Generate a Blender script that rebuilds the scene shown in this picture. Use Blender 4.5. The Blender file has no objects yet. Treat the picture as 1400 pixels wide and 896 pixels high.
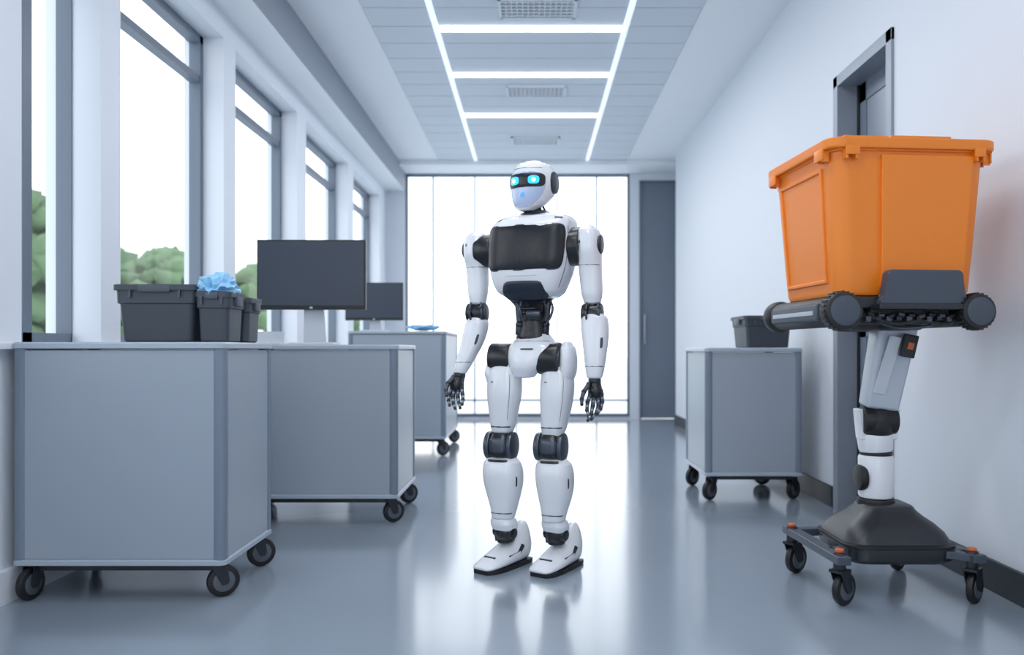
import bpy, bmesh, math, random
from mathutils import Vector, Matrix, noise
random.seed(4)
sc = bpy.context.scene
rad = math.radians

# ------------------------------------------------------------------ materials
def lin(c):
    return tuple(((v/255)/12.92 if v/255 <= .04045 else ((v/255+.055)/1.055)**2.4) for v in c)
MATS = {}
def mat(name, col, rough=.5, metal=0, emis=None, estr=0, var=.04, scale=6, coat=0, spec=.5, rvar=.05, crough=.03):
    if name in MATS: return MATS[name]
    m = bpy.data.materials.new(name); m.use_nodes = True
    nt = m.node_tree; b = nt.nodes['Principled BSDF']
    c = lin(col)
    tc = nt.nodes.new('ShaderNodeTexCoord')
    nz = nt.nodes.new('ShaderNodeTexNoise'); nz.inputs['Scale'].default_value = scale; nz.inputs['Detail'].default_value = 3
    nt.links.new(tc.outputs['Object'], nz.inputs['Vector'])
    mx = nt.nodes.new('ShaderNodeMix'); mx.data_type = 'RGBA'
    mx.inputs[6].default_value = (*[max(0, v*(1-var)) for v in c], 1)
    mx.inputs[7].default_value = (*[min(1, v*(1+var)) for v in c], 1)
    nt.links.new(nz.outputs['Fac'], mx.inputs[0]); nt.links.new(mx.outputs[2], b.inputs['Base Color'])
    mr = nt.nodes.new('ShaderNodeMapRange')
    mr.inputs['To Min'].default_value = max(0, rough-rvar); mr.inputs['To Max'].default_value = min(1, rough+rvar)
    nt.links.new(nz.outputs['Fac'], mr.inputs['Value']); nt.links.new(mr.outputs[0], b.inputs['Roughness'])
    b.inputs['Metallic'].default_value = metal
    b.inputs['Coat Weight'].default_value = coat; b.inputs['Coat Roughness'].default_value = crough
    b.inputs['Specular IOR Level'].default_value = spec
    if emis:
        b.inputs['Emission Color'].default_value = (*lin(emis), 1); b.inputs['Emission Strength'].default_value = estr
    MATS[name] = m; return m

M_wall = mat('wall_paint', (219,224,232), .6, var=.015, scale=1.5)
M_wallL = mat('window_wall_paint', (224,229,237), .55, var=.015, scale=1.5)
M_ceil = mat('ceiling_plaster', (236,239,243), .8, var=.01)
M_tile = mat('ceiling_tile', (206,213,222), .7, var=.02, scale=3)
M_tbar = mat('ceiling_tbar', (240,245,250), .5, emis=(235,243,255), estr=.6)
M_gap = mat('ceiling_gap', (150,158,168), .7)
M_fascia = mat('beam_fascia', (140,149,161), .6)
M_floor = mat('floor_vinyl', (140,152,165), .19, var=.04, scale=1.2, rvar=.03, spec=.6, coat=.7, crough=.12)
M_base = mat('baseboard_rubber', (38,43,51), .5)
M_frame = mat('window_frame', (98,110,125), .45)
M_frameL = mat('window_frame_light', (175,186,198), .45)
M_door = mat('door_grey', (108,119,134), .45)
M_doorf = mat('door_frame', (140,149,161), .4, metal=.2)
M_lamp = mat('led_strip', (255,255,255), .5, emis=(240,248,255), estr=6)
M_cart = mat('cart_laminate', (152,163,175), .36, var=.03, scale=2)
M_cartp = mat('cart_corner_post', (112,125,141), .36)
M_cartt = mat('cart_trim', (166,177,190), .36)
M_dark = mat('dark_plastic', (26,29,34), .45)
M_blk = mat('black_rubber', (12,13,16), .5)
M_hub = mat('caster_hub', (96,101,110), .4, metal=.5)
M_steel = mat('steel', (160,166,176), .3, metal=.9)
M_bin = mat('bin_plastic', (52,60,70), .5)
M_bin2 = mat('bin_rim', (66,75,85), .5)
M_scr = mat('monitor_screen', (50,59,74), .35)
M_bez = mat('monitor_bezel', (18,20,24), .4)
M_sil = mat('monitor_stand', (200,206,214), .35, metal=.15)
M_bag = mat('blue_plastic_bag', (145,204,242), .3, var=.06, scale=20)
M_org = mat('orange_plastic', (242,128,24), .42, var=.03, scale=4)
M_wht = mat('robot_shell', (230,232,237), .20, var=.01, coat=.5)
M_face = mat('robot_face', (186,203,234), .2, var=.02, coat=.6)
M_blkg = mat('robot_joint_black', (15,17,22), .3, var=.1)
M_navy = mat('robot_navy', (14,23,42), .35)
M_pan = mat('robot_chest_screen', (18,22,29), .28, spec=.4)
M_gun = mat('robot_gunmetal', (76,82,92), .30, metal=.7)
M_eye = mat('robot_eye', (20,150,230), .3, emis=(40,180,250), estr=1.3)
M_eyec = mat('robot_eye_core', (220,250,255), .3, emis=(215,250,255), estr=2.5)
M_mouth = mat('robot_nose_led', (60,120,255), .3, emis=(60,130,255), estr=1.2)
M_lift = mat('lift_dark', (27,30,36), .38)
M_liftg = mat('lift_grey', (60,68,80), .4)
M_arm = mat('lift_arm', (186,193,203), .32, metal=.3)
M_orb = mat('orange_knob', (205,95,45), .4)
M_grille = mat('vent_grille', (215,221,228), .5)
M_ground = mat('outside_paving', (215,220,222), .9, var=.05, scale=.4)
M_bark = mat('tree_bark', (95,90,80), .9)
M_leaf = mat('foliage', (92,118,82), .9, var=.5, scale=1.6)
def glassmat():
    m = bpy.data.materials.new('window_glass'); m.use_nodes = True; nt = m.node_tree
    nt.nodes.clear()
    o = nt.nodes.new('ShaderNodeOutputMaterial'); t = nt.nodes.new('ShaderNodeBsdfTransparent')
    g = nt.nodes.new('ShaderNodeBsdfGlossy'); g.inputs['Roughness'].default_value = .03
    t.inputs['Color'].default_value = (.985, .995, 1, 1)
    nz = nt.nodes.new('ShaderNodeTexNoise'); mr = nt.nodes.new('ShaderNodeMapRange')
    mr.inputs['To Min'].default_value = .02; mr.inputs['To Max'].default_value = .035
    nt.links.new(nz.outputs['Fac'], mr.inputs['Value'])
    x = nt.nodes.new('ShaderNodeMixShader')
    nt.links.new(mr.outputs[0], x.inputs[0]); nt.links.new(t.outputs[0], x.inputs[1]); nt.links.new(g.outputs[0], x.inputs[2])
    nt.links.new(x.outputs[0], o.inputs[0]); return m
M_glass = glassmat()

# ------------------------------------------------------------------ builders
MX = Matrix.Identity(4)
def setM(m=None):
    global MX
    MX = m if m is not None else Matrix.Identity(4)
def empty(name, loc=(0,0,0), rz=0):
    e = bpy.data.objects.new(name, None); e.location = loc; e.rotation_euler = (0,0,rz); e.empty_display_size = .1
    sc.collection.objects.link(e); return e
def finish(name, bm, m, parent=None, smooth=True, ang=38, wn=False):
    bmesh.ops.recalc_face_normals(bm, faces=bm.faces)
    bm.transform(MX)
    me = bpy.data.meshes.new(name); bm.to_mesh(me); bm.free()
    if isinstance(m, (list, tuple)):
        for k in m: me.materials.append(k)
    else: me.materials.append(m)
    if smooth:
        me.polygons.foreach_set('use_smooth', [True]*len(me.polygons))
        me.set_sharp_from_angle(angle=rad(ang))
    o = bpy.data.objects.new(name, me); sc.collection.objects.link(o)
    if parent: o.parent = parent
    if wn:
        w = o.modifiers.new('wn', 'WEIGHTED_NORMAL'); w.keep_sharp = True
    return o
def add_box(bm, x0, x1, y0, y1, z0, z1, bev=0, seg=2, mi=0, rot=None):
    r = bmesh.ops.create_cube(bm, size=1)
    vs = r['verts']
    c = Vector(((x0+x1)/2, (y0+y1)/2, (z0+z1)/2))
    for v in vs:
        v.co = Vector((v.co.x*(x1-x0), v.co.y*(y1-y0), v.co.z*(z1-z0)))
        if rot: v.co = rot @ v.co
        v.co += c
    fs = set(f for v in vs for f in v.link_faces)
    for f in fs: f.material_index = mi
    if bev:
        es = list(set(e for v in vs for e in v.link_edges))
        bmesh.ops.bevel(bm, geom=es, offset=bev, segments=seg, profile=.5, affect='EDGES')
def boxes(name, lst, m, parent=None, bev=0, seg=2):
    bm = bmesh.new()
    for b in lst: add_box(bm, *b[:6], bev=bev, seg=seg, mi=(b[6] if len(b) > 6 else 0))
    return finish(name, bm, m, parent, smooth=bev > 0, wn=bev > 0)
def frame_of(d):
    d = d.normalized()
    up = Vector((0,0,1)) if abs(d.z) < .95 else Vector((0,1,0))
    a = d.cross(up).normalized(); b = a.cross(d).normalized()
    return a, b, d
def add_cyl(bm, p0, p1, r0, r1=None, seg=28, bev=0, mi=0):
    if r1 is None: r1 = r0
    p0 = Vector(p0); p1 = Vector(p1); a, b, d = frame_of(p1-p0)
    L = (p1-p0).length
    prof = [(0, r0), (L, r1)]
    if bev:
        prof = [(0, r0-bev), (bev*.3, r0-bev*.3), (bev, r0), (L-bev, r1), (L-bev*.3, r1-bev*.3), (L, r1-bev)]
    rings = []
    for (s, r) in prof:
        rings.append([bm.verts.new(p0+d*s+(a*math.cos(2*math.pi*i/seg)+b*math.sin(2*math.pi*i/seg))*max(r, 1e-4)) for i in range(seg)])
    fs = []
    for k in range(len(rings)-1):
        for i in range(seg):
            fs.append(bm.faces.new((rings[k][i], rings[k][(i+1) % seg], rings[k+1][(i+1) % seg], rings[k+1][i])))
    fs.append(bm.faces.new(rings[0])); fs.append(bm.faces.new(rings[-1]))
    for f in fs: f.material_index = mi
def cyl(name, p0, p1, r0, m, parent=None, r1=None, seg=32, bev=0):
    bm = bmesh.new(); add_cyl(bm, p0, p1, r0, r1, seg, bev); return finish(name, bm, m, parent)
def add_ball(bm, p, r, mi=0, s=(1,1,1), u=14, v=9):
    res = bmesh.ops.create_uvsphere(bm, u_segments=u, v_segments=v, radius=r)
    for vv in res['verts']:
        vv.co = Vector((vv.co.x*s[0], vv.co.y*s[1], vv.co.z*s[2]))+Vector(p)
    for f in set(f for vv in res['verts'] for f in vv.link_faces): f.material_index = mi
def add_chain(bm, pts, radii, mi=0, seg=12, balls=True, bmi=None):
    for i in range(len(pts)-1):
        add_cyl(bm, pts[i], pts[i+1], radii[i], radii[i+1], seg, mi=mi)
    if balls:
        for p, r in zip(pts, radii): add_ball(bm, p, r*1.18, bmi if bmi is not None else mi, u=10, v=7)
def add_tube(bm, pts, r, seg=10, mi=0, sub=6):
    pts = [Vector(p) for p in pts]; P = []
    n = len(pts)
    for i in range(n-1):
        a = pts[max(i-1, 0)]; b = pts[i]; c = pts[i+1]; d = pts[min(i+2, n-1)]
        for k in range(sub):
            t = k/sub
            P.append(.5*((2*b)+(c-a)*t+(2*a-5*b+4*c-d)*t*t+(3*b-a-3*c+d)*t**3))
    P.append(pts[-1])
    rings = []
    for i, p in enumerate(P):
        d = (P[min(i+1, len(P)-1)]-P[max(i-1, 0)])
        a, b, _ = frame_of(d)
        rings.append([bm.verts.new(p+(a*math.cos(2*math.pi*j/seg)+b*math.sin(2*math.pi*j/seg))*r) for j in range(seg)])
    for k in range(len(rings)-1):
        for i in range(seg):
            bm.faces.new((rings[k][i], rings[k][(i+1) % seg], rings[k+1][(i+1) % seg], rings[k+1][i])).material_index = mi
    bm.faces.new(rings[0]).material_index = mi; bm.faces.new(rings[-1]).material_index = mi
def bar(name, p0, p1, w, h, m, parent=None, bev=.004, w1=None, h1=None):
    p0 = Vector(p0); p1 = Vector(p1); a, b, d = frame_of(p1-p0)
    if w1 is None: w1 = w
    if h1 is None: h1 = h
    bm = bmesh.new(); V = []
    for p, ww, hh in ((p0, w, h), (p1, w1, h1)):
        for sx, sy in ((-1,-1), (1,-1), (1,1), (-1,1)):
            V.append(bm.verts.new(p+a*sx*ww/2+b*sy*hh/2))
    for q in ((0,1,2,3), (4,5,6,7), (0,1,5,4), (1,2,6,5), (2,3,7,6), (3,0,4,7)):
        bm.faces.new([V[i] for i in q])
    if bev: bmesh.ops.bevel(bm, geom=list(bm.edges), offset=bev, segments=3, profile=.5, affect='EDGES')
    return finish(name, bm, m, parent, wn=True)
def prism(name, pts, axis, a0, a1, m, parent=None, bev=0, seg=2):
    bm = bmesh.new()
    def mk(p, t):
        return {'x': Vector((t, p[0], p[1])), 'y': Vector((p[0], t, p[1])), 'z': Vector((p[0], p[1], t))}[axis]
    A = [bm.verts.new(mk(p, a0)) for p in pts]; B = [bm.verts.new(mk(p, a1)) for p in pts]
    n = len(pts); bm.faces.new(A); bm.faces.new(B)
    for i in range(n): bm.faces.new((A[i], A[(i+1) % n], B[(i+1) % n], B[i]))
    if bev: bmesh.ops.bevel(bm, geom=list(bm.edges), offset=bev, segments=seg, profile=.5, affect='EDGES')
    return finish(name, bm, m, parent, wn=True)
def rrect(hx, hy, r, n=5):
    r = min(r, hx*.98, hy*.98); P = []
    for cx, cy, a0 in ((hx-r, hy-r, 0), (-hx+r, hy-r, 90), (-hx+r, -hy+r, 180), (hx-r, -hy+r, 270)):
        for i in range(n+1):
            a = rad(a0+90*i/n); P.append((cx+r*math.cos(a), cy+r*math.sin(a)))
    return P
def loft_rr(name, rings, m, parent=None, ox=0, oy=0, ang=38, cap0=True, cap1=True, n=5):
    bm = bmesh.new(); R = []
    for (hx, hy, r, z) in rings:
        R.append([bm.verts.new((ox+p[0], oy+p[1], z)) for p in rrect(hx, hy, r, n)])
    k = len(R[0])
    for a in range(len(R)-1):
        for i in range(k): bm.faces.new((R[a][i], R[a][(i+1) % k], R[a+1][(i+1) % k], R[a+1][i]))
    if cap0: bm.faces.new(R[0])
    if cap1: bm.faces.new(R[-1])
    return finish(name, bm, m, parent, ang=ang, wn=True)

# ------------------------------------------------------------------ room shell
WL, WR, H, YB, YE = -1.95, 1.78, 3.34, -3.6, 10.66
boxes('floor', [(-2.2, 2.2, YB-.2, YE+.2, -.1, 0)], M_floor)
boxes('ceiling', [(-2.2, 2.2, YB-.2, YE+.2, H+.012, H+.2), (-2.2, -1.2, YB, YE, H, H+.012), (1.2, 2.2, YB, YE, H, H+.012)], M_ceil)
tl = []
y = -3.5
while y < 10.1:
    for xa, xb in ((-1.195, -.745), (-.695, .67), (.72, 1.195)):
        tl.append((xa, xb, y+.005, y+.319, H-.006, H+.012))
    y += .325
ct = boxes('ceiling_tiles', tl, M_tile)
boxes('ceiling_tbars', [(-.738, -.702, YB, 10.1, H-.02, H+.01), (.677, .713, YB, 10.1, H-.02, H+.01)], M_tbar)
boxes('ceiling_bulkhead', [(-1.7, 2.1, 10.12, YE, H-.06, H+.01)], M_ceil)
boxes('ceiling_beam', [(WL-.05, -1.7, YB, YE, 3.05, H)], M_ceil)
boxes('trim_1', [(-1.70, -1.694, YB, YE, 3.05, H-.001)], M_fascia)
piers = [(YB-.2, -2.6), (-1.1, -.6), (.9, 1.3), (2.6, 3.04), (3.60, 3.77), (5.03, 5.23), (6.6, 6.86), (8.42, 8.68), (10.15, YE+.2)]
wl = [(-2.2, WL, YB-.2, YE+.2, 0, .93), (-2.2, WL, YB-.2, YE+.2, 2.9, H+.05)]
for a, b in piers: wl.append((-2.2, WL, a, b, .93, 2.9))
boxes('wall_left', wl, M_wallL)
boxes('trim_2', [(-2.19, WL+.035, YB, YE, .93, .955)], M_wallL, bev=.004)
boxes('baseboard_left', [(WL, WL+.03, YB, YE, 0, .12)], M_wallL)
nwin = 0
for i in range(len(piers)-1):
    a = piers[i][1]; b = piers[i+1][0]; nwin += 1
    f = [(-2.15, -2.08, a, a+.045, .955, 2.9), (-2.15, -2.08, b-(.045 if i != 3 else .008), b, .955, 2.9), (-2.15, -2.08, a, b, 2.85, 2.9), (-2.15, -2.08, a, b, .955, 1.0), (-2.145, -2.085, a, b, 2.6, 2.645)]
    if i == 3: f.append((-2.15, -2.08, 3.25, 3.31, .955, 2.9))
    w = boxes('window_%d' % nwin, f, M_frame)
    boxes('glass', [(-2.118, -2.112, a+.04, b-.006, .98, 2.87)], M_glass, w)
D0, D1, DH = 3.95, 4.65, 2.49
boxes('wall_right', [(WR, WR+.25, YB-.2, D0, 0, H+.05), (WR, WR+.25, D1, 9.9, 0, H+.05), (WR, WR+.25, D0, D1, DH, H+.05), (2.1, 2.3, 9.7, YE+.2, 0, H+.05), (WR+.25, 2.3, 9.65, 9.9, 0, H+.05)], M_wall)
boxes('baseboard_right', [(WR-.018, WR, YB, D0-.05, 0, .12), (WR-.018, WR, D1+.05, 9.9, 0, .12)], M_base, bev=.003)
boxes('wall_end', [(-2.2, -1.7, YE, YE+.2, 0, H+.05), (1.30, 1.43, YE, YE+.2, 0, H+.05), (1.97, 2.3, YE, YE+.2, 0, H+.05), (-2.2, 2.3, YE, YE+.2, 3.28, H+.05), (-1.7, 1.3, YE, YE+.2, 0, .03), (1.43, 1.97, YE, YE+.2, 3.19, 3.3)], M_wall)
f = [(-1.7, -1.67, YE, YE+.08, .03, 3.28, 0), (1.27, 1.30, YE, YE+.08, .03, 3.28, 0), (-1.7, 1.3, YE, YE+.08, 3.25, 3.28, 0), (-1.7, 1.3, YE-.01, YE+.08, .03, .07, 0), (-1.7, 1.3, YE, YE+.08, .235, .262, 1)]
for x in (-1.333, -.775, -.216, .333, .86): f.append((x-.011, x+.011, YE, YE+.07, .05, 3.25, 1))
nwin += 1
w = boxes('window_%d' % nwin, f, [M_frame, M_frameL])
boxes('glass', [(-1.66, 1.26, YE+.035, YE+.041, .07, 3.25)], M_glass, w)
d = boxes('door_1', [(1.44, 1.96, YE+.03, YE+.08, .005, 3.185)], M_door)
boxes('jamb', [(1.43, 1.45, YE-.015, YE+.1, 0, 3.19), (1.95, 1.97, YE-.015, YE+.1, 0, 3.19), (1.43, 1.97, YE-.015, YE+.1, 3.17, 3.19)], M_frame, d)
bm = bmesh.new(); add_cyl(bm, (1.50, YE-.03, 1.0), (1.50, YE-.03, 1.4), .012); add_cyl(bm, (1.50, YE-.03, 1.04), (1.50, YE+.03, 1.04), .008); add_cyl(bm, (1.50, YE-.03, 1.36), (1.50, YE+.03, 1.36), .008)
finish('handle', bm, M_steel, d)
d = boxes('door_2', [(1.90, 1.95, D0+.03, D1-.03, .005, DH-.03, 0),
    (1.893, 1.90, D0+.03, D0+.13, .01, DH-.03, 1), (1.893, 1.90, D1-.13, D1-.03, .01, DH-.03, 1), (1.893, 1.90, D0+.03, D1-.03, DH-.14, DH-.03, 1), (1.893, 1.90, D0+.03, D1-.03, .01, .2, 1), (1.893, 1.90, D0+.03, D1-.03, 1.0, 1.12, 1)], [M_doorf, M_door])
boxes('frame', [(WR-.015, WR+.17, D0-.03, D0+.035, 0, DH+.03), (WR-.015, WR+.17, D1-.035, D1+.03, 0, DH+.03), (WR-.015, WR+.17, D0-.03, D1+.03, DH-.035, DH+.03)], M_doorf, d, bev=.004)
boxes('seal', [(WR+.10, WR+.112, D0+.035, D0+.05, 0, DH-.035), (WR+.10, WR+.112, D1-.05, D1-.035, 0, DH-.035)], M_dark, d)
bm = bmesh.new(); add_cyl(bm, (1.893, D0+.09, 1.05), (1.84, D0+.09, 1.05), .01); add_cyl(bm, (1.84, D0+.08, 1.05), (1.84, D0+.22, 1.05), .009)
finish('lever_handle', bm, M_steel, d)
boxes('wall_back', [(-2.2, -1.5, YB-.2, YB, 0, H+.05), (1.5, 2.1, YB-.2, YB, 0, H+.05), (-1.5, 1.5, YB-.2, YB, 0, .6), (-1.5, 1.5, YB-.2, YB, 2.9, H+.05)], M_wall)
nwin += 1  # window added out of view behind the camera to light the front faces
boxes('window_%d' % nwin, [(-1.5, -1.44, YB-.1, YB-.04, .6, 2.9), (1.44, 1.5, YB-.1, YB-.04, .6, 2.9), (-1.5, 1.5, YB-.1, YB-.04, .6, .66), (-1.5, 1.5, YB-.1, YB-.04, 2.84, 2.9), (-.03, .03, YB-.1, YB-.04, .6, 2.9)], M_frame)

for yy in (-2.2, -.4, 1.3, 2.8, 4.2, 5.95, 6.95, 8.15):
    L = boxes('ceiling_light', [(-.69, .665, yy-.03, yy+.03, H-.024, H-.006)], M_lamp)
    ld = bpy.data.lights.new('led_area', 'AREA'); ld.shape = 'RECTANGLE'; ld.size = 1.3; ld.size_y = .06; ld.energy = 14; ld.color = (.95, .97, 1)
    lo = bpy.data.objects.new('led_area', ld); sc.collection.objects.link(lo); lo.location = (-.01, yy, H-.03); lo.parent = L
for yy in (4.0, 5.6, 7.40, 9.15):
    v = boxes('ceiling_vent', [(-.24, .31, yy-.16, yy-.14, H-.022, H-.004), (-.24, .31, yy+.14, yy+.16, H-.022, H-.004), (-.24, -.22, yy-.16, yy+.16, H-.022, H-.004), (.29, .31, yy-.16, yy+.16, H-.022, H-.004)], M_grille)
    s = []
    for k in range(5): s.append((-.22, .29, yy-.115+k*.055, yy-.10+k*.055, H-.018, H-.006))
    for k in range(13): s.append((-.19+k*.039, -.182+k*.039, yy-.14, yy+.14, H-.016, H-.008))
    boxes('louvres', s, M_grille, v)
    boxes('duct', [(-.22, .29, yy-.14, yy+.14, H-.0075, H-.0065)], M_gap, v)

# outside
boxes('outside_ground', [(-80, 80, -40, 120, -.5, -.35)], M_ground)
def tree(x, y, h, w):
    e = empty('tree', (x, y, -.35))
    bm = bmesh.new()
    add_chain(bm, [Vector((0,0,0)), Vector((.05,.05,h*.3)), Vector((-.05,.0,h*.55))], [.14, .11, .07], balls=False)
    for k in range(4):
        a = k*1.6; add_chain(bm, [Vector((0,0,h*.35)), Vector((math.cos(a)*w*.3, math.sin(a)*w*.3, h*.6))], [.06, .03], balls=False)
    finish('trunk', bm, M_bark, e)
    bm = bmesh.new()
    for k in range(130):
        a = random.uniform(0, 6.28); q = random.uniform(-1, 1); rr = w*.5*math.sqrt(1-q*q)*random.uniform(.4, 1)
        zz = h*(.56+.38*q)
        r = w*random.uniform(.05, .12)
        res = bmesh.ops.create_icosphere(bm, subdivisions=2, radius=r)
        c = Vector((math.cos(a)*rr, math.sin(a)*rr, zz))
        for v in res['verts']:
            v.co = v.co*(1+noise.noise(v.co*9+c*3)*.9)+c
    finish('canopy', bm, M_leaf, e, ang=180)
for t in ((-10.2, 15.5, 4.5, 3.4), (-11.5, 20.0, 3.9, 3.6), (-8.9, 19.6, 3.7, 3.0), (-12.0, 26, 4.3, 4.2), (-8.2, 25, 4.0, 3.4), (-15.5, 22, 4.6, 4.2), (-14.0, 17.5, 4.4, 3.8), (-8.6, 33, 4.4, 4.0)): tree(*t)

# ------------------------------------------------------------------ casters and carts
def caster(e, x, y, ztop, r=.06, yaw=0, k=1, w=.028):
    global MX
    old = MX
    MX = old @ Matrix.Translation((x, y, 0)) @ Matrix.Rotation(rad(yaw), 4, 'Z')
    off = r*.45
    bm = bmesh.new()
    add_cyl(bm, (-w/2, off, r), (w/2, off, r), r, bev=.008, mi=0)
    add_cyl(bm, (-w/2-.002, off, r), (w/2+.002, off, r), r*.68, bev=.004, mi=1)
    add_cyl(bm, (-w/2-.010, off, r), (w/2+.010, off, r), r*.18, mi=2)
    for s in (-1, 1):
        x0 = s*(w/2+.009)
        p = [(-.022, 2*r+.006), (off*.2+.03, 2*r+.006), (off+.018, r), (off+.010, r*.8), (off-.010, r*.8), (off-.02, r*1.1)]
        A = [bm.verts.new((x0-.002, q[0], q[1])) for q in p]; B = [bm.verts.new((x0+.002, q[0], q[1])) for q in p]
        fs = [bm.faces.new(A), bm.faces.new(B)]
        for i in range(len(p)): fs.append(bm.faces.new((A[i], A[(i+1) % 6], B[(i+1) % 6], B[i])))
        for f in fs: f.material_index = 2
    add_box(bm, -w/2-.013, w/2+.013, -.026, .034, 2*r+.004, 2*r+.014, mi=2)
    add_cyl(bm, (0, 0, 2*r+.01), (0, 0, max(ztop, 2*r+.02)), .014, mi=2)
    finish('caster_%d' % k, bm, [M_blk, M_hub, M_lift], e)
    MX = old
def cart(name, x0, x1, y0, y1, zt, zb=.15, wr=.058, wyaw=(0,0,0,0)):
    e = empty(name, ((x0+x1)/2, (y0+y1)/2, 0))
    hx = (x1-x0)/2; hy = (y1-y0)/2
    boxes('body', [(-hx+.006, hx-.006, -hy+.006, hy-.006, zb+.02, zt-.03)], M_cart, e, bev=.003)
    bm = bmesh.new()
    for sx in (-1, 1):
        for sy in (-1, 1):
            cx, cy = sx*(hx-.024), sy*(hy-.024)
            R = []
            for z in (zb+.012, zt-.022):
                R.append([bm.verts.new((cx+p[0], cy+p[1], z)) for p in rrect(.024, .024, .018, 5)])
            n = len(R[0])
            for i in range(n): bm.faces.new((R[0][i], R[0][(i+1) % n], R[1][(i+1) % n], R[1][i]))
            bm.faces.new(R[0]); bm.faces.new(R[1])
    finish('corner_posts', bm, M_cartp, e)
    loft_rr('top', [(hx-.002, hy-.002, .024, zt-.026), (hx+.006, hy+.006, .028, zt-.022), (hx+.006, hy+.006, .028, zt-.006), (hx+.001, hy+.001, .025, zt)], M_cartt, e)
    loft_rr('bottom_rim', [(hx-.004, hy-.004, .024, zb-.004), (hx+.004, hy+.004, .026, zb), (hx+.004, hy+.004, .026, zb+.016), (hx-.002, hy-.002, .024, zb+.02)], M_cartt, e)
    boxes('undertray', [(-hx+.04, hx-.04, -hy+.04, hy-.04, zb-.03, zb)], M_dark, e)
    k = 1
    for sx, sy in ((-1,-1), (1,-1), (-1,1), (1,1)):
        caster(e, sx*(hx-.055), sy*(hy-.055), zb, wr, wyaw[k-1], k); k += 1
    return e
cart('rolling_cabinet', -1.915, -1.132, 2.93, 3.46, .957, .135, .060, (170, -55, 200, -55))
cart('rolling_cabinet', -1.62, -.715, 4.22, 4.86, .955, .14, .060, (130, -55, 170, -50))
cart('rolling_cabinet', -1.60, -.75, 6.9, 8.0, 1.09, .155, .064, (180, -50, 170, -50))
cart('rolling_cabinet', 1.06, 1.655, 4.88, 5.52, .94, .155, .062, (130, -50, 130, 50))

# ------------------------------------------------------------------ bins
def tote(name, cx, cy, zb, hx, hy, h, m, mr, yaw=0, taper=.9, rim=.012):
    e = empty(name, (cx, cy, 0), rad(yaw)); b = taper; r = .022
    zb += .001; zt = zb+h
    rings = [(hx*b-.006, hy*b-.006, r, zb), (hx*b, hy*b, r, zb+.006), (hx*b+(hx-hx*b)*.62, hy*b+(hy-hy*b)*.62, r, zb+h*.66),
             (hx*.975+.004, hy*.975+.004, r, zb+h*.68), (hx*.985+.004, hy*.985+.004, r, zt-.03), (hx*.985+.004, hy*.985+.004, r, zt-.022),
             (hx+rim, hy+rim, r+.006, zt-.022), (hx+rim, hy+rim, r+.006, zt-.003), (hx+rim-.003, hy+rim-.003, r+.004, zt), (hx-.002, hy-.002, r, zt),
             (hx-.006, hy-.006, r, zt-.004), (hx*b-.008, hy*b-.008, r, zb+.01)]
    loft_rr('tub', rings, m, e)
    bm = bmesh.new()
    for s in (-1, 1):
        for k in range(-1, 2, 2):
            add_box(bm, k*hx*.62-.004, k*hx*.62+.004, s*(hy+.006)-.005, s*(hy+.006)+.005, zt-.05, zt-.02)
        add_box(bm, s*(hx+.008)-.007, s*(hx+.008)+.007, -hy*.35, hy*.35, zt-.055, zt-.018, bev=.003)
    add_box(bm, -hx*.4, hx*.4, -hy-rim-.003, -hy-rim+.004, zt-.03, zt-.004, bev=.002)
    finish('rim_ribs', bm, mr, e)
    return e
tote('storage_bin', -1.452, 3.20, .957, .152, .14, .222, M_bin, M_bin2, 1, .88)
bin2 = tote('storage_bin', -1.225, 3.13, .957, .062, .085, .195, M_bin, M_bin2, 0, .88, .008)
tote('storage_bin', -1.222, 3.33, .957, .062, .075, .185, M_bin, M_bin2, 0, .88, .008)
tote('storage_bin', 1.47, 5.12, .94, .145, .17, .2, M_bin, M_bin2, 0, .9)
def bag(name, c, s, m, seed=0, parent=None):
    """crumpled liner bag: draped sheet with folds"""
    bm = bmesh.new(); bmesh.ops.create_icosphere(bm, subdivisions=5, radius=1)
    for v in bm.verts:
        p = v.co*1.3+Vector((seed*7.1, 0, 0))
        n = noise.noise(p)*.35-abs(noise.noise(Vector((p.x*2.6, p.y*1.2, p.z*1.6))))*.5+abs(noise.noise(p*4.2))*.12
        v.co = v.co*(1.05+n)
        v.co = Vector((v.co.x*s[0], v.co.y*s[1], v.co.z*s[2]))+Vector(c)
    finish(name, bm, m, parent, ang=70)
bag('liner_bag', (-.006, 0, 1.168), (.076, .098, .055), M_bag, 1, bin2)
bag('plastic_bag', (-.98, 7.25, 1.131), (.15, .13, .028), M_bag, 5)

# ------------------------------------------------------------------ monitors
def monitor(cx, cy, zb, w, h, zc, yaw=0):
    zb += .001
    e = empty('computer_monitor', (cx, cy, zb), rad(yaw)); z0 = zc-h/2-zb; z1 = zc+h/2-zb
    boxes('housing', [(-w/2, w/2, -.012, .02, z0, z1)], M_bez, e, bev=.005)
    boxes('back_bulge', [(-w*.3, w*.3, .018, .045, z0+h*.2, z1-h*.2)], M_bez, e, bev=.008)
    boxes('screen', [(-w/2+.010, w/2-.010, -.0145, -.0115, z0+.024, z1-.010)], M_scr, e)
    boxes('logo_badge', [(-.008, .008, -.0135, -.0115, z0+.006, z0+.016)], M_sil, e)
    prism('neck', [(-.055*w/.6, z0+.08), (.05*w/.6, z0+.08), (.068*w/.6, .012), (-.06*w/.6, .012)], 'y', .046, .066, M_sil, e, bev=.004)
    loft_rr('foot', [(.135*w/.6, .09, .02, 0), (.135*w/.6, .09, .02, .008), (.125*w/.6, .082, .02, .013)], M_sil, e, oy=.03)
    return e
monitor(-1.225, 4.42, .955, .60, .388, 1.344, 1)
monitor(-1.42, 7.15, 1.09, .52, .34, 1.36, 0)
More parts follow.
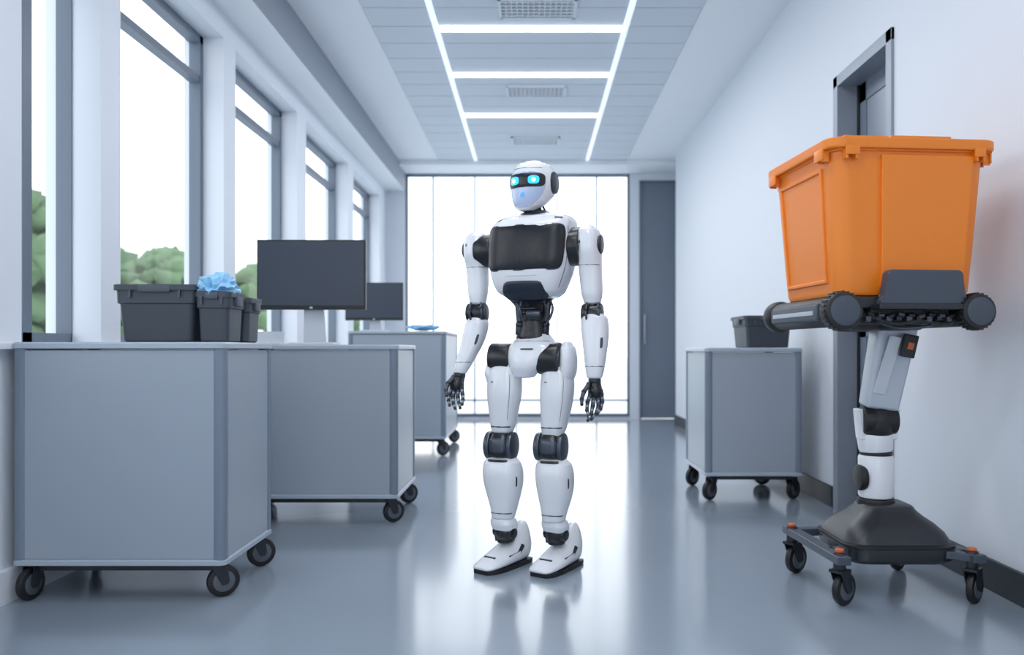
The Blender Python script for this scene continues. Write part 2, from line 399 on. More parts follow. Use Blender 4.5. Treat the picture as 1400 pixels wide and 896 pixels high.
lp = empty('laptop', (-1.50, 4.5, .956), rad(12))
boxes('base', [(-.08, .08, -.11, .11, 0, .014)], M_sil, lp, bev=.003)
prism('lid', [(.112, .014), (.122, .014), (.15, .075), (.142, .078)], 'x', -.08, .08, M_sil, lp)

# ------------------------------------------------------------------ mobile lift with orange tote
lift = empty('mobile_lift_cart')
R5 = Matrix.Translation((1.31, 3.07, 0)) @ Matrix.Rotation(rad(5), 4, 'Z')
zf = .175
def rail(n, p, q, w=.05): bar(n, (p[0], p[1], zf), (q[0], q[1], zf), w, .03, M_liftg, lift, .004)
FL, FR, BL, BR = (1.11, 2.88), (1.60, 2.90), (1.075, 3.30), (1.52, 3.34)
rail('rail_left', (FL[0], FL[1]-.05), (BL[0], BL[1]+.05)); rail('rail_right', (FR[0]+.01, FR[1]-.04), (BR[0], BR[1]+.05))
rail('rail_back', BL, BR, .045)
rail('rail_front_left', (FL[0], FL[1]+.08), (1.33, 3.05), .05); rail('rail_front_right', (FR[0], FR[1]+.0), (1.36, 3.08), .06)
k = 1
for (x, y), yw in ((FL, -55), (FR, -48), (BL, -55), (BR, -50)):
    caster(lift, x, y, zf, .060, yw, k, .026)
    cyl('swivel_%d' % k, (x, y, zf-.05), (x, y, zf+.022), .022, M_lift, lift, bev=.003)
    cyl('knob_%d' % k, (x, y, zf+.022), (x, y, zf+.034), .016, M_orb, lift, bev=.003); k += 1
loft_rr('base_housing', [(.185, .17, .07, .135), (.205, .19, .08, .15), (.208, .192, .08, .19), (.198, .182, .08, .215), (.182, .166, .075, .245), (.155, .142, .07, .272), (.122, .115, .06, .295), (.10, .095, .05, .315), (.09, .085, .045, .33), (.075, .07, .04, .337)], M_lift, lift, ox=1.37, oy=3.11, ang=25, n=4)
loft_rr('base_housing_skirt', [(.203, .188, .08, .192), (.212, .197, .082, .196), (.212, .197, .082, .204), (.200, .185, .08, .209)], M_blk, lift, ox=1.37, oy=3.11)
bm = bmesh.new()
cx, cy = 1.345, 3.12
cyl('column_collar', (cx, cy, .32), (cx, cy, .35), .070, M_blk, lift, bev=.006)
cyl('column_lower', (cx, cy, .35), (cx, cy, .52), .066, M_wht, lift, bev=.012)
cyl('column_ring', (cx, cy, .515), (cx, cy, .53), .060, M_blk, lift)
cyl('column_upper', (cx, cy, .53), (cx-.005, cy, .605), .063, M_wht, lift, r1=.068, bev=.01)
cyl('side_disc', (cx-.078, cy-.01, .43), (cx-.048, cy-.01, .43), .05, M_blk, lift, bev=.006)
cyl('elbow_axle', (cx-.066, cy-.02, .655), (cx+.064, cy-.02, .655), .056, M_blk, lift, bev=.008)
add_ball(bm, (cx-.003, cy-.012, .645), .068, s=(1, 1, 1.2), u=28, v=18); finish('elbow_boot', bm, M_blk, lift)
bar('elbow_clevis_l', (cx-.062, cy-.01, .58), (cx-.074, cy-.01, .70), .020, .06, M_wht, lift, .006)
bar('elbow_clevis_r', (cx+.058, cy-.01, .58), (cx+.070, cy-.01, .70), .020, .06, M_wht, lift, .006)
bar('arm', (cx+.000, cy-.02, .70), (1.397, 3.06, 1.06), .130, .09, M_arm, lift, .016, .155, .10)
bar('arm_face_channel', (cx-.020, cy-.072, .76), (1.37, 3.002, .98), .045, .012, M_sil, lift, .003)
bar('arm_switch', (1.408, 2.998, .90), (1.424, 2.990, .985), .052, .02, M_blk, lift, .004)
bar('arm_switch_light', (1.414, 2.986, .93), (1.420, 2.983, .955), .022, .008, M_orb, lift, .002)
setM(R5)
boxes('platform_deck', [(-.25, .20, -.28, .26, 1.075, 1.115)], M_lift, lift, bev=.006)
boxes('platform_under', [(-.15, .14, -.27, .24, 1.035, 1.08), (-.2, .17, -.25, -.2, 1.02, 1.06), (-.08, .08, -.2, .1, 1.0, 1.05)], M_blk, lift, bev=.005)
bm = bmesh.new()
for k in range(9):
    x = -.17+k*.037; add_cyl(bm, (x, -.285, 1.055-.006*(k % 3)), (x+.02, -.285, 1.05), .009, mi=k % 2)
    add_box(bm, x-.008, x+.010, -.292, -.27, 1.028+.005*(k % 2), 1.045, mi=(k+1) % 2)
add_tube(bm, [(-.17, -.28, 1.05), (-.08, -.29, 1.02), (.02, -.285, 1.03), (.12, -.285, 1.02), (.17, -.28, 1.05)], .007)
add_tube(bm, [(-.12, -.26, 1.03), (-.05, -.27, 1.005), (.05, -.27, 1.01), (.1, -.25, 1.03)], .006, mi=1)
finish('underside_hardware', bm, [M_blk, M_gun], lift)
for nm, px, r in (('left', -.275, .066), ('right', .212, .062)):
    bm = bmesh.new()
    add_cyl(bm, (px, -.335, 1.062), (px, -.27, 1.062), r, seg=48, bev=.010, mi=0)
    add_cyl(bm, (px, -.341, 1.062), (px, -.33, 1.062), r*.80, seg=40, bev=.004, mi=1)
    add_cyl(bm, (px, -.30, 1.062), (px, .25, 1.062), r*.82, seg=36, bev=.02, mi=0)
    add_cyl(bm, (px, .19, 1.062), (px, .265, 1.062), r*.96, seg=36, bev=.02, mi=0)
    for k in range(24):
        a = k*math.pi/12
        add_box(bm, px+math.cos(a)*(r)-.004, px+math.cos(a)*(r)+.004, -.322, -.285, 1.062+math.sin(a)*r-.004, 1.062+math.sin(a)*r+.004, mi=0)
    finish('track_pod_'+nm, bm, [M_blk, M_liftg], lift)
boxes('pod_side_panel', [(-.337, -.29, -.25, .17, 1.03, 1.092)], M_liftg, lift, bev=.01)
boxes('pod_side_stripe', [(-.340, -.33, -.22, .14, 1.05, 1.066)], M_arm, lift, bev=.002)
prism('front_bracket', [(-.135, 1.085), (.185, 1.085), (.185, 1.10), (.165, 1.118), (.165, 1.195), (.152, 1.207), (-.098, 1.207), (-.112, 1.195), (-.118, 1.118), (-.135, 1.10)], 'y', -.315, -.275, M_liftg, lift, bev=.006, seg=3)
boxes('bracket_lip', [(-.15, .20, -.33, -.27, 1.068, 1.088)], M_lift, lift, bev=.005)
setM()
tt = empty('orange_storage_tote', (1.31, 3.07, 0), rad(5))
zb, zt = 1.118, 1.667
bx, by, ux, uy = .252, .245, .288, .275
def bo(f, g=0): return (bx+(ux-bx)*f+g, by+(uy-by)*f+g)
rings = [(bx-.02, by-.02, .06, zb), (bx-.006, by-.006, .06, zb+.005), (bx, by, .06, zb+.02)]
for f in (.25, .5, .75, .92): rings.append((*bo(f), .06, zb+(zt-zb)*f))
rings += [(*bo(.925, .006), .06, zb+(zt-zb)*.925), (*bo(.95, .006), .06, zt-.036), (ux+.022, uy+.022, .06, zt-.036), (ux+.026, uy+.026, .062, zt-.03), (ux+.026, uy+.026, .062, zt-.004), (ux+.022, uy+.022, .06, zt),
          (ux+.002, uy+.002, .055, zt), (ux-.002, uy-.002, .055, zt-.005), (bx-.008, by-.008, .055, zb+.012)]
loft_rr('tub', rings, M_org, tt, n=8)
bm = bmesh.new()
for s in (-1, 1):
    for xx in (-.25, -.215, .225, .25):
        add_box(bm, xx-.004, xx+.004, s*(uy+.012)-.013, s*(uy+.012)+.013, zt-.075, zt-.03)
    for yy in (-.235, -.20, .20, .235):
        add_box(bm, s*(ux+.012)-.013, s*(ux+.012)+.013, yy-.004, yy+.004, zt-.075, zt-.03)
    add_box(bm, -.255, -.205, s*(uy+.024)-.004, s*(uy+.024)+.004, zt-.062, zt-.03, bev=.002)
    add_box(bm, .215, .255, s*(uy+.024)-.004, s*(uy+.024)+.004, zt-.062, zt-.03, bev=.002)
    add_box(bm, s*(ux+.024)-.004, s*(ux+.024)+.004, -.245, -.18, zt-.07, zt-.03, bev=.002)
    add_box(bm, s*(ux+.024)-.004, s*(ux+.024)+.004, .18, .245, zt-.07, zt-.03, bev=.002)
    add_box(bm, -.09, .13, s*(uy+.012)-.010, s*(uy+.012)+.010, zt-.004, zt+.008, bev=.003)
    add_box(bm, -.26, -.1, s*(uy+.012)-.012, s*(uy+.012)+.012, zt-.004, zt+.004, bev=.002)
finish('rim_ribs', bm, M_org, tt)
def slab(name, face, u0, u1, z0, z1, t, m, inset=0):
    bm = bmesh.new(); V = []
    for tt_ in (-.006, t):
        for (u, z) in ((u0, z0), (u1, z0), (u1, z1), (u0, z1)):
            f = (z-zb)/(zt-zb); wx, wy = bo(f)
            if face == 'front': V.append(bm.verts.new((u*(wx/ux), -wy-tt_, z)))
            if face == 'left': V.append(bm.verts.new((-wx-tt_, u*(wy/uy), z)))
            if face == 'right': V.append(bm.verts.new((wx+tt_, u*(wy/uy), z)))
    for q in ((0,1,2,3), (4,5,6,7), (0,1,5,4), (1,2,6,5), (2,3,7,6), (3,0,4,7)): bm.faces.new([V[i] for i in q])
    bmesh.ops.bevel(bm, geom=list(bm.edges), offset=min(.004, t*.6), segments=3, profile=.5, affect='EDGES')
    finish(name, bm, m, tt, wn=True)
slab('front_panel', 'front', -.118, .225, zb+.03, zt-.055, .014, M_org)
for fc in ('left', 'right'):
    slab('side_frame_top', fc, -.17, .19, zt-.10, zt-.085, .008, M_org)
    slab('side_frame_bottom', fc, -.17, .19, zb+.05, zb+.065, .008, M_org)
    slab('side_frame_a', fc, -.18, -.165, zb+.05, zt-.085, .008, M_org)
    slab('side_frame_b', fc, .185, .20, zb+.05, zt-.085, .008, M_org)

# ------------------------------------------------------------------ humanoid robot
U = 324.0
rob = empty('humanoid_robot', (0, 3.36, 0))
def S(x, y, d=0): return Vector(((x-728)/U, d/U, (779-y)/U))
class Loft:
    def __init__(s, rings, yaw=0, ex=2.4, sub=6):
        s.ex = ex; s.yaw = rad(yaw); s.R = []
        n = len(rings)
        for i in range(n-1):
            a, b, c, d = rings[max(i-1, 0)], rings[i], rings[i+1], rings[min(i+2, n-1)]
            for k in range(sub):
                t = k/sub; r = []
                for j in range(5):
                    m1 = (c[j]-a[j])*.5; m2 = (d[j]-b[j])*.5
                    h = (2*t**3-3*t*t+1)*b[j]+(t**3-2*t*t+t)*m1+(-2*t**3+3*t*t)*c[j]+(t**3-t*t)*m2
                    r.append(h)
                r[0] = b[0]+(c[0]-b[0])*t
                s.R.append(r)
        s.R.append(list(rings[-1]))
    def at(s, r, a, off=0, sc_=1):
        y, cx, hw, hd, d = r
        e = 2/s.ex; sn, cs = math.sin(a), math.cos(a)
        lx = (hw*sc_+off)*math.copysign(abs(sn)**e, sn); ly = -(hd*sc_+off)*math.copysign(abs(cs)**e, cs)
        X = lx*math.cos(s.yaw)-ly*math.sin(s.yaw); Y = lx*math.sin(s.yaw)+ly*math.cos(s.yaw)
        return S(cx+X, y, d+Y)
    def ring(s, y):
        R = s.R
        if y <= R[0][0]: return R[0]
        for i in range(len(R)-1):
            if R[i][0] <= y <= R[i+1][0]:
                t = (y-R[i][0])/max(1e-6, R[i+1][0]-R[i][0])
                return [p+(q-p)*t for p, q in zip(R[i], R[i+1])]
        return R[-1]
    def mesh(s, name, m, n=48, cap=2.5):
        bm = bmesh.new(); rr = []
        A = [2*math.pi*i/n for i in range(n)]
        f = s.R[0]; l = s.R[-1]
        def cr(r, dy, k): q = list(r); q[0] += dy; return [bm.verts.new(s.at(q, a, 0, k)) for a in A]
        rr.append(cr(f, -cap, .55)); rr.append(cr(f, -cap*.72, .84))
        for r in s.R: rr.append([bm.verts.new(s.at(r, a)) for a in A])
        rr.append(cr(l, cap*.72, .84)); rr.append(cr(l, cap, .55))
        for k in range(len(rr)-1):
            for i in range(n): bm.faces.new((rr[k][i], rr[k][(i+1) % n], rr[k+1][(i+1) % n], rr[k+1][i]))
        bm.faces.new(rr[0]); bm.faces.new(rr[-1])
        return finish(name, bm, m, rob, ang=50)
    def patch(s, name, a0, a1, y0, y1, off, thick, m, ex=5, nr=8, n=48, shear=0):
        bm = bmesh.new(); rr = []
        am, ah, ym, yh = rad((a0+a1)/2), rad((a1-a0)/2), (y0+y1)/2, (y1-y0)/2
        for k in range(nr+2):
            q = min(k, nr)/nr; o = off if k < nr else (off-thick*.25 if k == nr else off-thick)
            ring = []
            for i in range(n):
                t = 2*math.pi*i/n; c, si = math.cos(t), math.sin(t)
                u = math.copysign(abs(c)**(2/ex), c)*q; v = math.copysign(abs(si)**(2/ex), si)*q
                if k > nr: u *= 1.01; v *= 1.01
                w = 1+shear*v
                ring.append(bm.verts.new(s.at(s.ring(ym+v*yh), am+u*ah*w, o)) if not (k == 0 and i > 0) else None)
            rr.append(ring)
        c0 = rr[0][0]
        for i in range(n): bm.faces.new((c0, rr[1][i], rr[1][(i+1) % n]))
        for k in range(1, nr+1):
            for i in range(n): bm.faces.new((rr[k][i], rr[k][(i+1) % n], rr[k+1][(i+1) % n], rr[k+1][i]))
        return finish(name, bm, m, rob, ang=50)
def rcyl(name, x, y, d, half, r, m, yaw=-20, bev=2, seg=36, sq=1):
    c, s_ = math.cos(rad(yaw)), math.sin(rad(yaw))
    p0 = S(x-half*c, y, d-half*s_); p1 = S(x+half*c, y, d+half*s_)
    return cyl(name, p0, p1, r/U, m, rob, seg=seg, bev=bev/U)
YT = -20
# head
head = Loft([(224,730,12,13,-2), (227,730.5,20,23,-2), (234,731,26,31,-1), (245,731,29.5,35,-1), (257,730.5,29.5,34.5,-2), (268,728.5,27,31.5,-4), (278,725,22,26,-7), (285,722,17,20,-9), (289,721,12,14,-10)], -25, 2.25)
head.mesh('head_shell', M_wht, cap=1.8)
head.patch('face_plate', -62, 60, 241, 288, .5, 1, M_face, ex=3.2)
head.patch('goggle_frame', -60, 56, 243.5, 262.5, 1.6, 2, M_navy, ex=4.5)
head.patch('goggle_lens', -56, 52, 245.5, 260.5, 2.2, 1, M_blkg, ex=4.5)
head.patch('eye_right', -36, -9, 248, 258.8, 2.8, .8, M_eye, ex=3.2)
head.patch('eye_left', 11, 38, 248, 258.8, 2.8, .8, M_eye, ex=3.2)
head.patch('pupil_right', -28, -18, 250.8, 256.2, 3.3, .6, M_eyec, ex=2)
head.patch('pupil_left', 19, 29, 250.8, 256.2, 3.3, .6, M_eyec, ex=2)
head.patch('nose_led', -5, 5, 269, 276, 1.4, 1, M_mouth, ex=2)
head.patch('brow_seam', -50, 50, 235.5, 236.2, .4, .8, M_gun, ex=8)
cH, sH = math.cos(rad(-25)), math.sin(rad(-25))
def hp(lx, ly, y): return S(730+lx*cH-ly*sH, y, -1+lx*sH+ly*cH)
for sgn, nm in ((1, 'left'), (-1, 'right')):
    bm = bmesh.new()
    add_cyl(bm, hp(sgn*25, 3, 252), hp(sgn*30.5, 3, 252), 15/U, seg=36, bev=1.5/U, mi=0)
    add_cyl(bm, hp(sgn*30, 3, 252), hp(sgn*31.5, 3, 252), 10/U, seg=30, bev=.6/U, mi=1)
    finish('ear_disc_'+nm, bm, [M_blkg, M_gun], rob)
# neck
bm = bmesh.new()
add_cyl(bm, S(733, 312, 0), S(731, 280, -3), 10/U, 9/U, mi=0)
for k, yy in enumerate((290, 293.5, 297)): add_cyl(bm, S(732, yy+1.3, -1), S(732, yy-1.3, -1), 13.5/U, seg=30, bev=.8/U, mi=k % 2)
for a in (-14, -8, 8, 15): add_tube(bm, [S(732+a*.7, 284, -8), S(732+a, 295, -11), S(733+a*1.25, 308, -8)], 1.5/U, mi=1)
finish('neck', bm, [M_navy, M_blkg], rob)
# torso
tor = Loft([(296,737,38,24,2), (298.5,736,47,30,2), (304,734,53,35,1), (312,731,56,39,0), (335,729.5,58,41,0), (358,728.5,57,41,0), (376,727.5,53.5,39,0), (390,726.5,49,36,0), (400,727,44,32,1), (406,728,36,26,2), (409,728,28,20,2)], YT, 3.7)
tor.mesh('chest_shell', M_wht, n=72)
tor.patch('chest_screen_bezel', -64, 61, 312, 373.5, .8, 1.5, M_gun, ex=7, n=72, shear=-.04)
tor.patch('chest_screen', -62.5, 59.5, 313.5, 372, 1.8, 1.6, M_pan, ex=7, n=72, shear=-.04)
tor.patch('chest_badge', -14, 10, 379.4, 380.6, .5, .6, M_sil, ex=6)
tor.patch('chest_seam_right', 70, 72.5, 314, 396, .3, .6, M_gun, ex=8)
tor.patch('chest_vent_top', -52, -36, 302, 305, .6, .8, M_gun, ex=6)
tor.patch('chest_vent_top_b', 30, 50, 302, 305, .6, .8, M_gun, ex=6)
col = Loft([(291,734,19,15,-1), (294,734,26,21,-1), (301,734,29,24,-1)], YT, 2.2); col.mesh('collar', M_navy)
# abdomen
abd = Loft([(387,727,38,36,-1), (400,726.5,36,33,0), (409,726,30,27,2), (418,727,23,20,3), (430,728,19,17,4), (445,729,19,17,4), (458,729,22,19,4), (468,729,24,20,5)], -15, 2.5)
abd.mesh('abdomen_core', M_blkg)
abd.patch('abdomen_plate', -60, 60, 387, 413, 4.5, 5, M_navy, ex=3.4)
abd.patch('abdomen_plate_lower', -42, 42, 437, 464, 2.5, 3, M_blkg, ex=4)
bm = bmesh.new()
for yy in (417, 422.5, 428): add_cyl(bm, S(727, yy+1.5, 4), S(727, yy-1.5, 4), 21/U, bev=.8/U, mi=0)
for x, dx in ((746, 5), (711, -4)):
    add_cyl(bm, S(x, 444, -6), S(x+dx, 406, -8), 4/U, mi=1); add_cyl(bm, S(x-1, 458, -6), S(x, 444, -6), 5.5/U, bev=.8/U, mi=0)
    add_ball(bm, S(x, 444, -7), 6/U, mi=0)
add_tube(bm, [S(750, 408, -10), S(755, 420, -14), S(753, 432, -14), S(747, 442, -12)], 1.8/U, mi=1)
add_tube(bm, [S(742, 408, -20), S(746, 424, -22), S(742, 440, -18)], 1.6/U, mi=0)
add_tube(bm, [S(714, 410, -16), S(711, 424, -20), S(716, 440, -16)], 1.6/U, mi=1)
add_cyl(bm, S(720, 430, -20), S(738, 430, -22), 5/U, bev=.8/U, mi=1)
finish('waist_mechanism', bm, [M_blkg, M_gun], rob)
# pelvis
pel = Loft([(453,735,13,12,3), (458,733,19,17,3), (466,731,27,22,2), (475,730,34,25,1), (485,728,34,26,0), (495,724,28,25,-1), (504,720,21,22,-2), (514,717,14,16,-2)], YT, 3.0)
pel.mesh('pelvis_shell', M_wht)
pel.patch('pelvis_badge', -9, 7, 476, 478.5, .6, .8, M_gun, ex=5)
pel.patch('pelvis_seam', -70, 70, 466, 466.8, .3, .6, M_gun, ex=10)
for sx, x, d, r in (('right', 686, 12, 21), ('left', 752, -12, 22)):
    rcyl('hip_joint_'+sx, x, 490, d, 15, r, M_blkg)
    rcyl('hip_ring_'+sx, x, 490, d, 16.5, r*.66, M_gun)
rcyl('hip_axle', 722, 490, 2, 34, 12, M_blkg)
# legs
tr = Loft([(499,690,17,17,10), (506,690,21,21,10), (520,690,22.5,23,9), (540,689.5,22.5,23,8), (562,688.5,19.5,20,8), (580,688,17,17.5,8), (590,687,14.5,15,8)], YT, 2.7)
tl_ = Loft([(500,762,15,17,-8), (508,762,20,21,-8), (525,762,22,23,-8), (545,761,21.5,23,-8), (567,759,19,20,-8), (585,757,16.5,17.5,-8), (594,756,14,15,-8)], YT, 2.7)
tr.mesh('thigh_right', M_wht); tl_.mesh('thigh_left', M_wht)
hl = Loft([(470,775,6,12,-14), (476,776,8.5,18,-14), (490,777,9.5,21,-14), (508,776,10,20,-13), (522,773,9,16,-12)], YT, 2.6); hl.mesh('hip_cover_left', M_wht)
hr = Loft([(500,672,5,14,14), (510,671,6,17,14), (522,673,6,14,13)], YT, 2.6); hr.mesh('hip_cover_right', M_wht)
for T, nm in ((tr, 'right'), (tl_, 'left')):
    T.patch('thigh_seam_'+nm, 34, 36, 512, 574, .3, .8, M_gun, ex=8)
    T.patch('thigh_tag_'+nm, -26, -14, 521, 522.5, .5, .8, M_gun, ex=6)
    T.patch('thigh_cuff_'+nm, -60, 60, 582, 584, .4, .8, M_gun, ex=8)
for nm, x, d in (('right', 685, 8), ('left', 753, -8)):
    rcyl('knee_drum_'+nm, x, 611, d, 17, 18, M_blkg)
    rcyl('knee_disc_in_'+nm, x+15, 610, d-5, 4, 19.5, M_gun); rcyl('knee_disc_out_'+nm, x-15, 610, d+5, 4, 19.5, M_gun)
    k2 = Loft([(594,x,12,12,d-5), (600,x,14,16,d-6), (612,x,14,17,d-6), (622,x,13,15,d-6)], YT, 3); k2.mesh('knee_cap_'+nm, M_blkg)
    k2.patch('knee_plate_'+nm, -45, 45, 598, 617, 1.2, 1.5, M_gun, ex=4)
sr = Loft([(627,686,20,18,8), (633,686.5,24.5,22,8), (645,687.5,26.5,26,9), (662,688.5,25.5,26,10), (680,689,21.5,22,9), (696,689,17.5,18,8), (708,688,15.5,15,8)], YT, 2.7)
sl = Loft([(627,756,18,18,-8), (633,757,23,22,-8), (645,758,25,26,-7), (662,759,24.5,26,-6), (680,759,21.5,22,-7), (696,758,17.5,18,-8), (709,757,15.5,15,-8)], YT, 2.7)
sr.mesh('shin_right', M_wht); sl.mesh('shin_left', M_wht)
for T, nm in ((sr, 'right'), (sl, 'left')):
    T.patch('shin_slot_'+nm, 62, 69, 650, 664, .5, .8, M_blkg, ex=4)
    T.patch('shin_knee_notch_'+nm, -36, 36, 625.5, 630.5, .6, 1, M_blkg, ex=4)
    T.patch('shin_cuff_'+nm, -65, 65, 700, 701.5, .5, .8, M_gun, ex=8)
# ankles + feet
def foot(nm, x, y0, yaw, ax):
    global MX
    bmA = bmesh.new()
    add_cyl(bmA, S(ax, 702, y0), S(ax+3, 742, y0+4), 11/U, 12/U, mi=0)
    add_ball(bmA, S(ax+2, 728, y0), 14/U, mi=0)
    for o in (-12, 12): add_cyl(bmA, S(ax+o, 714, y0+6), S(ax+2+o*.9, 742, y0+6), 3/U, mi=1)
    finish('ankle_'+nm, bmA, [M_blkg, M_gun], rob)
    rcyl('ankle_axle_'+nm, ax+2, 729, y0, 17, 8, M_blkg, yaw)
    c = Loft([(711,ax,17,15,y0), (717,ax+1,18,16,y0), (724,ax+2,17,15,y0+1)], yaw, 2.6); c.mesh('ankle_cuff_'+nm, M_wht)
    MX = Matrix.Translation((x, (y0+16)/U, 0)) @ Matrix.Rotation(rad(yaw), 4, 'Z') @ Matrix.Diagonal((1.32, 1.17, 1.12, 1))
    st = [(-.098,.018,.03,.10), (-.092,.028,.02,.135), (-.078,.036,.014,.160), (-.055,.041,.012,.155), (-.03,.043,.012,.122), (0,.045,.012,.105), (.035,.047,.012,.088), (.075,.048,.012,.068), (.115,.046,.012,.050), (.145,.040,.013,.038), (.158,.032,.015,.030), (.162,.022,.018,.026)]
    bm = bmesh.new(); R = []; n = 36
    for (s_, hw, z0, z1) in st:
        ring = []
        for i in range(n):
            a = 2*math.pi*i/n; ca, sa = math.cos(a), math.sin(a); e = 2/3.0
            px = math.copysign(abs(ca)**e, ca); pz = math.copysign(abs(sa)**e, sa)
            nar = 1-.32*max(0, pz)
            ring.append(bm.verts.new((px*hw*nar, -s_, (z0+z1)/2+pz*(z1-z0)/2)))
        R.append(ring)
    for k in range(len(R)-1):
        for i in range(n): bm.faces.new((R[k][i], R[k][(i+1) % n], R[k+1][(i+1) % n], R[k+1][i]))
    bm.faces.new(R[0]); bm.faces.new(R[-1])
    finish('foot_shell_'+nm, bm, M_wht, rob, ang=50)
    pts = [(.032,.095), (.042,.06), (.044,0), (.048,-.08), (.044,-.13), (.03,-.158), (-.03,-.158), (-.044,-.13), (-.048,-.08), (-.044,0), (-.042,.06), (-.032,.095)]
    prism('foot_sole_'+nm, pts, 'z', 0, .017, M_blk, rob, bev=.003)
    boxes('foot_vent_'+nm, [(-.022, .022, -.112, -.104, .045, .056)], M_gun, rob, bev=.001)
    prism('foot_side_slot_'+nm, [(-.06, .055), (-.01, .06), (.02, .085), (.03, .075), (.0, .045), (-.055, .045)], 'x', .0, .0445, M_blkg, rob, bev=.001)
    prism('foot_side_slot_in_'+nm, [(-.06, .055), (-.01, .06), (.02, .085), (.03, .075), (.0, .045), (-.055, .045)], 'x', -.0445, .0, M_blkg, rob, bev=.001)
    MX = Matrix.Identity(4)
foot('right', -.100, 8, -38, 688)
foot('left', .126, -4, -34, 758)
# arms
rcyl('shoulder_drum_right', 664, 341, 20, 12, 23, M_blkg); rcyl('shoulder_ring_right', 660, 341, 22, 12, 17, M_gun)
rcyl('shoulder_drum_left', 783, 340, -20, 12, 26, M_blkg); rcyl('shoulder_ring_left', 786, 340, -21, 12, 20, M_gun)
ar = Loft([(317,651,10,13,25), (321,650.5,14,18,25), (332,650.5,16.5,21,25), (348,650.5,16.5,21,25), (362,651,14.5,17,25), (385,652,14,15,24), (402,652,12.5,14,23), (413,652,10.5,12,22)], YT, 2.6)
al = Loft([(315,802,9,13,-26), (319,803,13.5,19,-26), (330,803.5,15.5,22,-26), (348,804,15.5,22,-26), (364,805,15,18,-26), (388,806.5,14.5,16,-26), (405,807.5,13.5,15,-26), (415,808,11,12,-26)], YT, 2.6)
ar.mesh('upper_arm_right', M_wht); al.mesh('upper_arm_left', M_wht)
for T, nm, yy in ((ar, 'right', 364), (al, 'left', 366)):
    T.patch('arm_seam_'+nm, -75, 75, yy-.5, yy+.5, .3, .6, M_gun, ex=10)
    T.patch('arm_screw_'+nm, -25, -17, yy-32, yy-28, .5, .6, M_gun, ex=2)
rcyl('shoulder_cap_disc_left', 818, 338, -31, 2.5, 13, M_blkg)
rcyl('shoulder_cap_disc_right', 635, 339, 30, 2.5, 12, M_gun)
for nm, x, y, d in (('right', 651, 427, 22), ('left', 808, 430, -26)):
    rcyl('elbow_drum_'+nm, x, y, d, 13, 14, M_blkg); rcyl('elbow_disc_'+nm, x, y, d, 14.5, 8, M_gun)
    bm = bmesh.new(); add_cyl(bm, S(x, y-18, d), S(x, y+16, d-1), 9/U, mi=0)
    add_tube(bm, [S(x-8, y-14, d-10), S(x-10, y, d-15), S(x-7, y+14, d-10)], 1.6/U, mi=1)
    add_tube(bm, [S(x+6, y-14, d-12), S(x+7, y, d-16), S(x+6, y+14, d-11)], 1.6/U, mi=1)
    finish('elbow_core_'+nm, bm, [M_blkg, M_gun], rob)
fr = Loft([(435,651,12,13,21), (440,651,15,16,20), (455,648.5,15.5,17,18), (472,643.5,14.5,15,15), (490,636.5,12,13,12), (502,631.5,10.5,11,10), (509,628.5,9,9,9)], YT, 2.6)
fl = Loft([(430,809,13,13,-27), (435,810.5,17,16,-27), (450,811.5,18,17,-28), (470,811.5,16.5,16,-31), (490,811,14,14,-34), (505,810.5,12,12,-36), (514,810,10,10,-37)], YT, 2.6)
fr.mesh('forearm_right', M_wht); fl.mesh('forearm_left', M_wht)
for T, nm, yy in ((fr, 'right', 495), (fl, 'left', 500)):
    T.patch('forearm_cuff_'+nm, -80, 80, yy-.5, yy+.5, .3, .6, M_gun, ex=10)
    T.patch('forearm_slot_'+nm, 32, 48, yy-38, yy-24, .5, .7, M_gun, ex=4)
def hand(nm, wrist, palm, fingers, thumb):
    bm = bmesh.new()
    add_cyl(bm, S(*wrist), S(*palm[0]), 6/U, 6.5/U, mi=0)
    a = S(*palm[0]); b = S(*palm[1])
    add_chain(bm, [a, b], [7.5/U, 8.5/U], mi=0)
    add_chain(bm, [a+Vector((-.010, -.004, -.004)), b+Vector((-.014, -.004, 0))], [4.5/U, 5/U], mi=1)
    add_chain(bm, [a+Vector((.010, -.004, -.004)), b+Vector((.014, -.004, 0))], [4.5/U, 5/U], mi=1)
    for f in fingers:
        P = [S(*p) for p in f]; n = len(P)
        add_chain(bm, P, [3.0/U, 2.7/U, 2.4/U, 1.9/U][:n], mi=1, bmi=0, seg=10)
        for i in range(n-1):
            m_ = (P[i]+P[i+1])/2; add_ball(bm, m_+Vector((0, -.004, 0)), 2.2/U, mi=2, u=8, v=6)
    P = [S(*p) for p in thumb]; add_chain(bm, P, [3.4/U, 3.1/U, 2.6/U, 2.1/U][:len(P)], mi=1, bmi=0, seg=10)
    finish('hand_'+nm, bm, [M_blkg, M_gun, M_steel], rob)
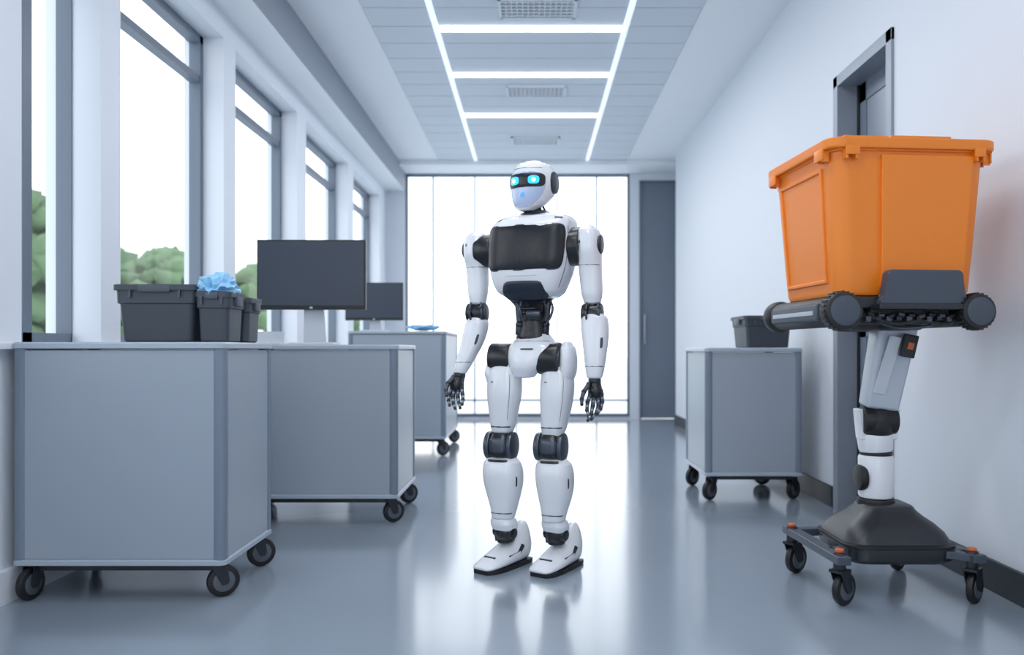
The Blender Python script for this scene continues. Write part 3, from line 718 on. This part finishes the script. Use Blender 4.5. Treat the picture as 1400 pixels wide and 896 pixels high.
hand('right', (629, 505, 9), ((627.5, 513, 8), (624, 526, 7)),
     [((617,530,9), (613.5,540,8), (613,548,3), (615,554,-3)),
      ((621,532,6), (619,543,4), (620,552,-1), (623,558,-7)),
      ((626,532,4), (626,543,1), (628,551,-4), (630,557,-10)),
      ((631,530,2), (632.5,539,-1), (633.5,546,-6), (633,552,-11))],
     ((620,516,4), (613,524,-3), (610.5,533,-8), (612,540,-11)))
hand('left', (810, 510, -37), ((810, 519, -38), (811, 533, -39)),
     [((804,537,-42), (800,547,-46), (799,557,-50), (801,565,-52)),
      ((808.5,540,-42), (807,552,-45), (804.5,562,-50), (800,570,-53)),
      ((814,540,-40), (815,552,-42), (811,562,-46), (805,569,-49)),
      ((819,537,-37), (820,547,-38), (817.5,556,-42), (813,562,-46))],
     ((802,524,-43), (795,533,-49), (792,542,-53), (792,549,-55)))

# ------------------------------------------------------------------ world, camera
w = bpy.data.worlds.new('World'); sc.world = w; w.use_nodes = True
nt = w.node_tree; bg = nt.nodes['Background']
tc = nt.nodes.new('ShaderNodeTexCoord'); sp = nt.nodes.new('ShaderNodeSeparateXYZ'); cr = nt.nodes.new('ShaderNodeValToRGB')
nt.links.new(tc.outputs['Generated'], sp.inputs[0]); nt.links.new(sp.outputs['Z'], cr.inputs[0]); nt.links.new(cr.outputs[0], bg.inputs['Color'])
cr.color_ramp.elements[0].position = 0; cr.color_ramp.elements[0].color = (.95, .975, 1, 1)
cr.color_ramp.elements[1].position = .6; cr.color_ramp.elements[1].color = (.84, .915, 1, 1)
bg.inputs['Strength'].default_value = 2.5

cam = bpy.data.cameras.new('Camera'); co = bpy.data.objects.new('Camera', cam); sc.collection.objects.link(co)
co.location = (0, 0, .93); co.rotation_euler = (rad(90), 0, 0)
cam.lens = 28; cam.sensor_width = 36; cam.shift_x = -.02; cam.shift_y = .0214
cam.dof.use_dof = True; cam.dof.focus_distance = 3.15; cam.dof.aperture_fstop = 1.8
sc.camera = co
sc.view_settings.view_transform = 'Standard'
sc.view_settings.look = 'None'
sc.view_settings.exposure = 0
sc.view_settings.gamma = 1.08
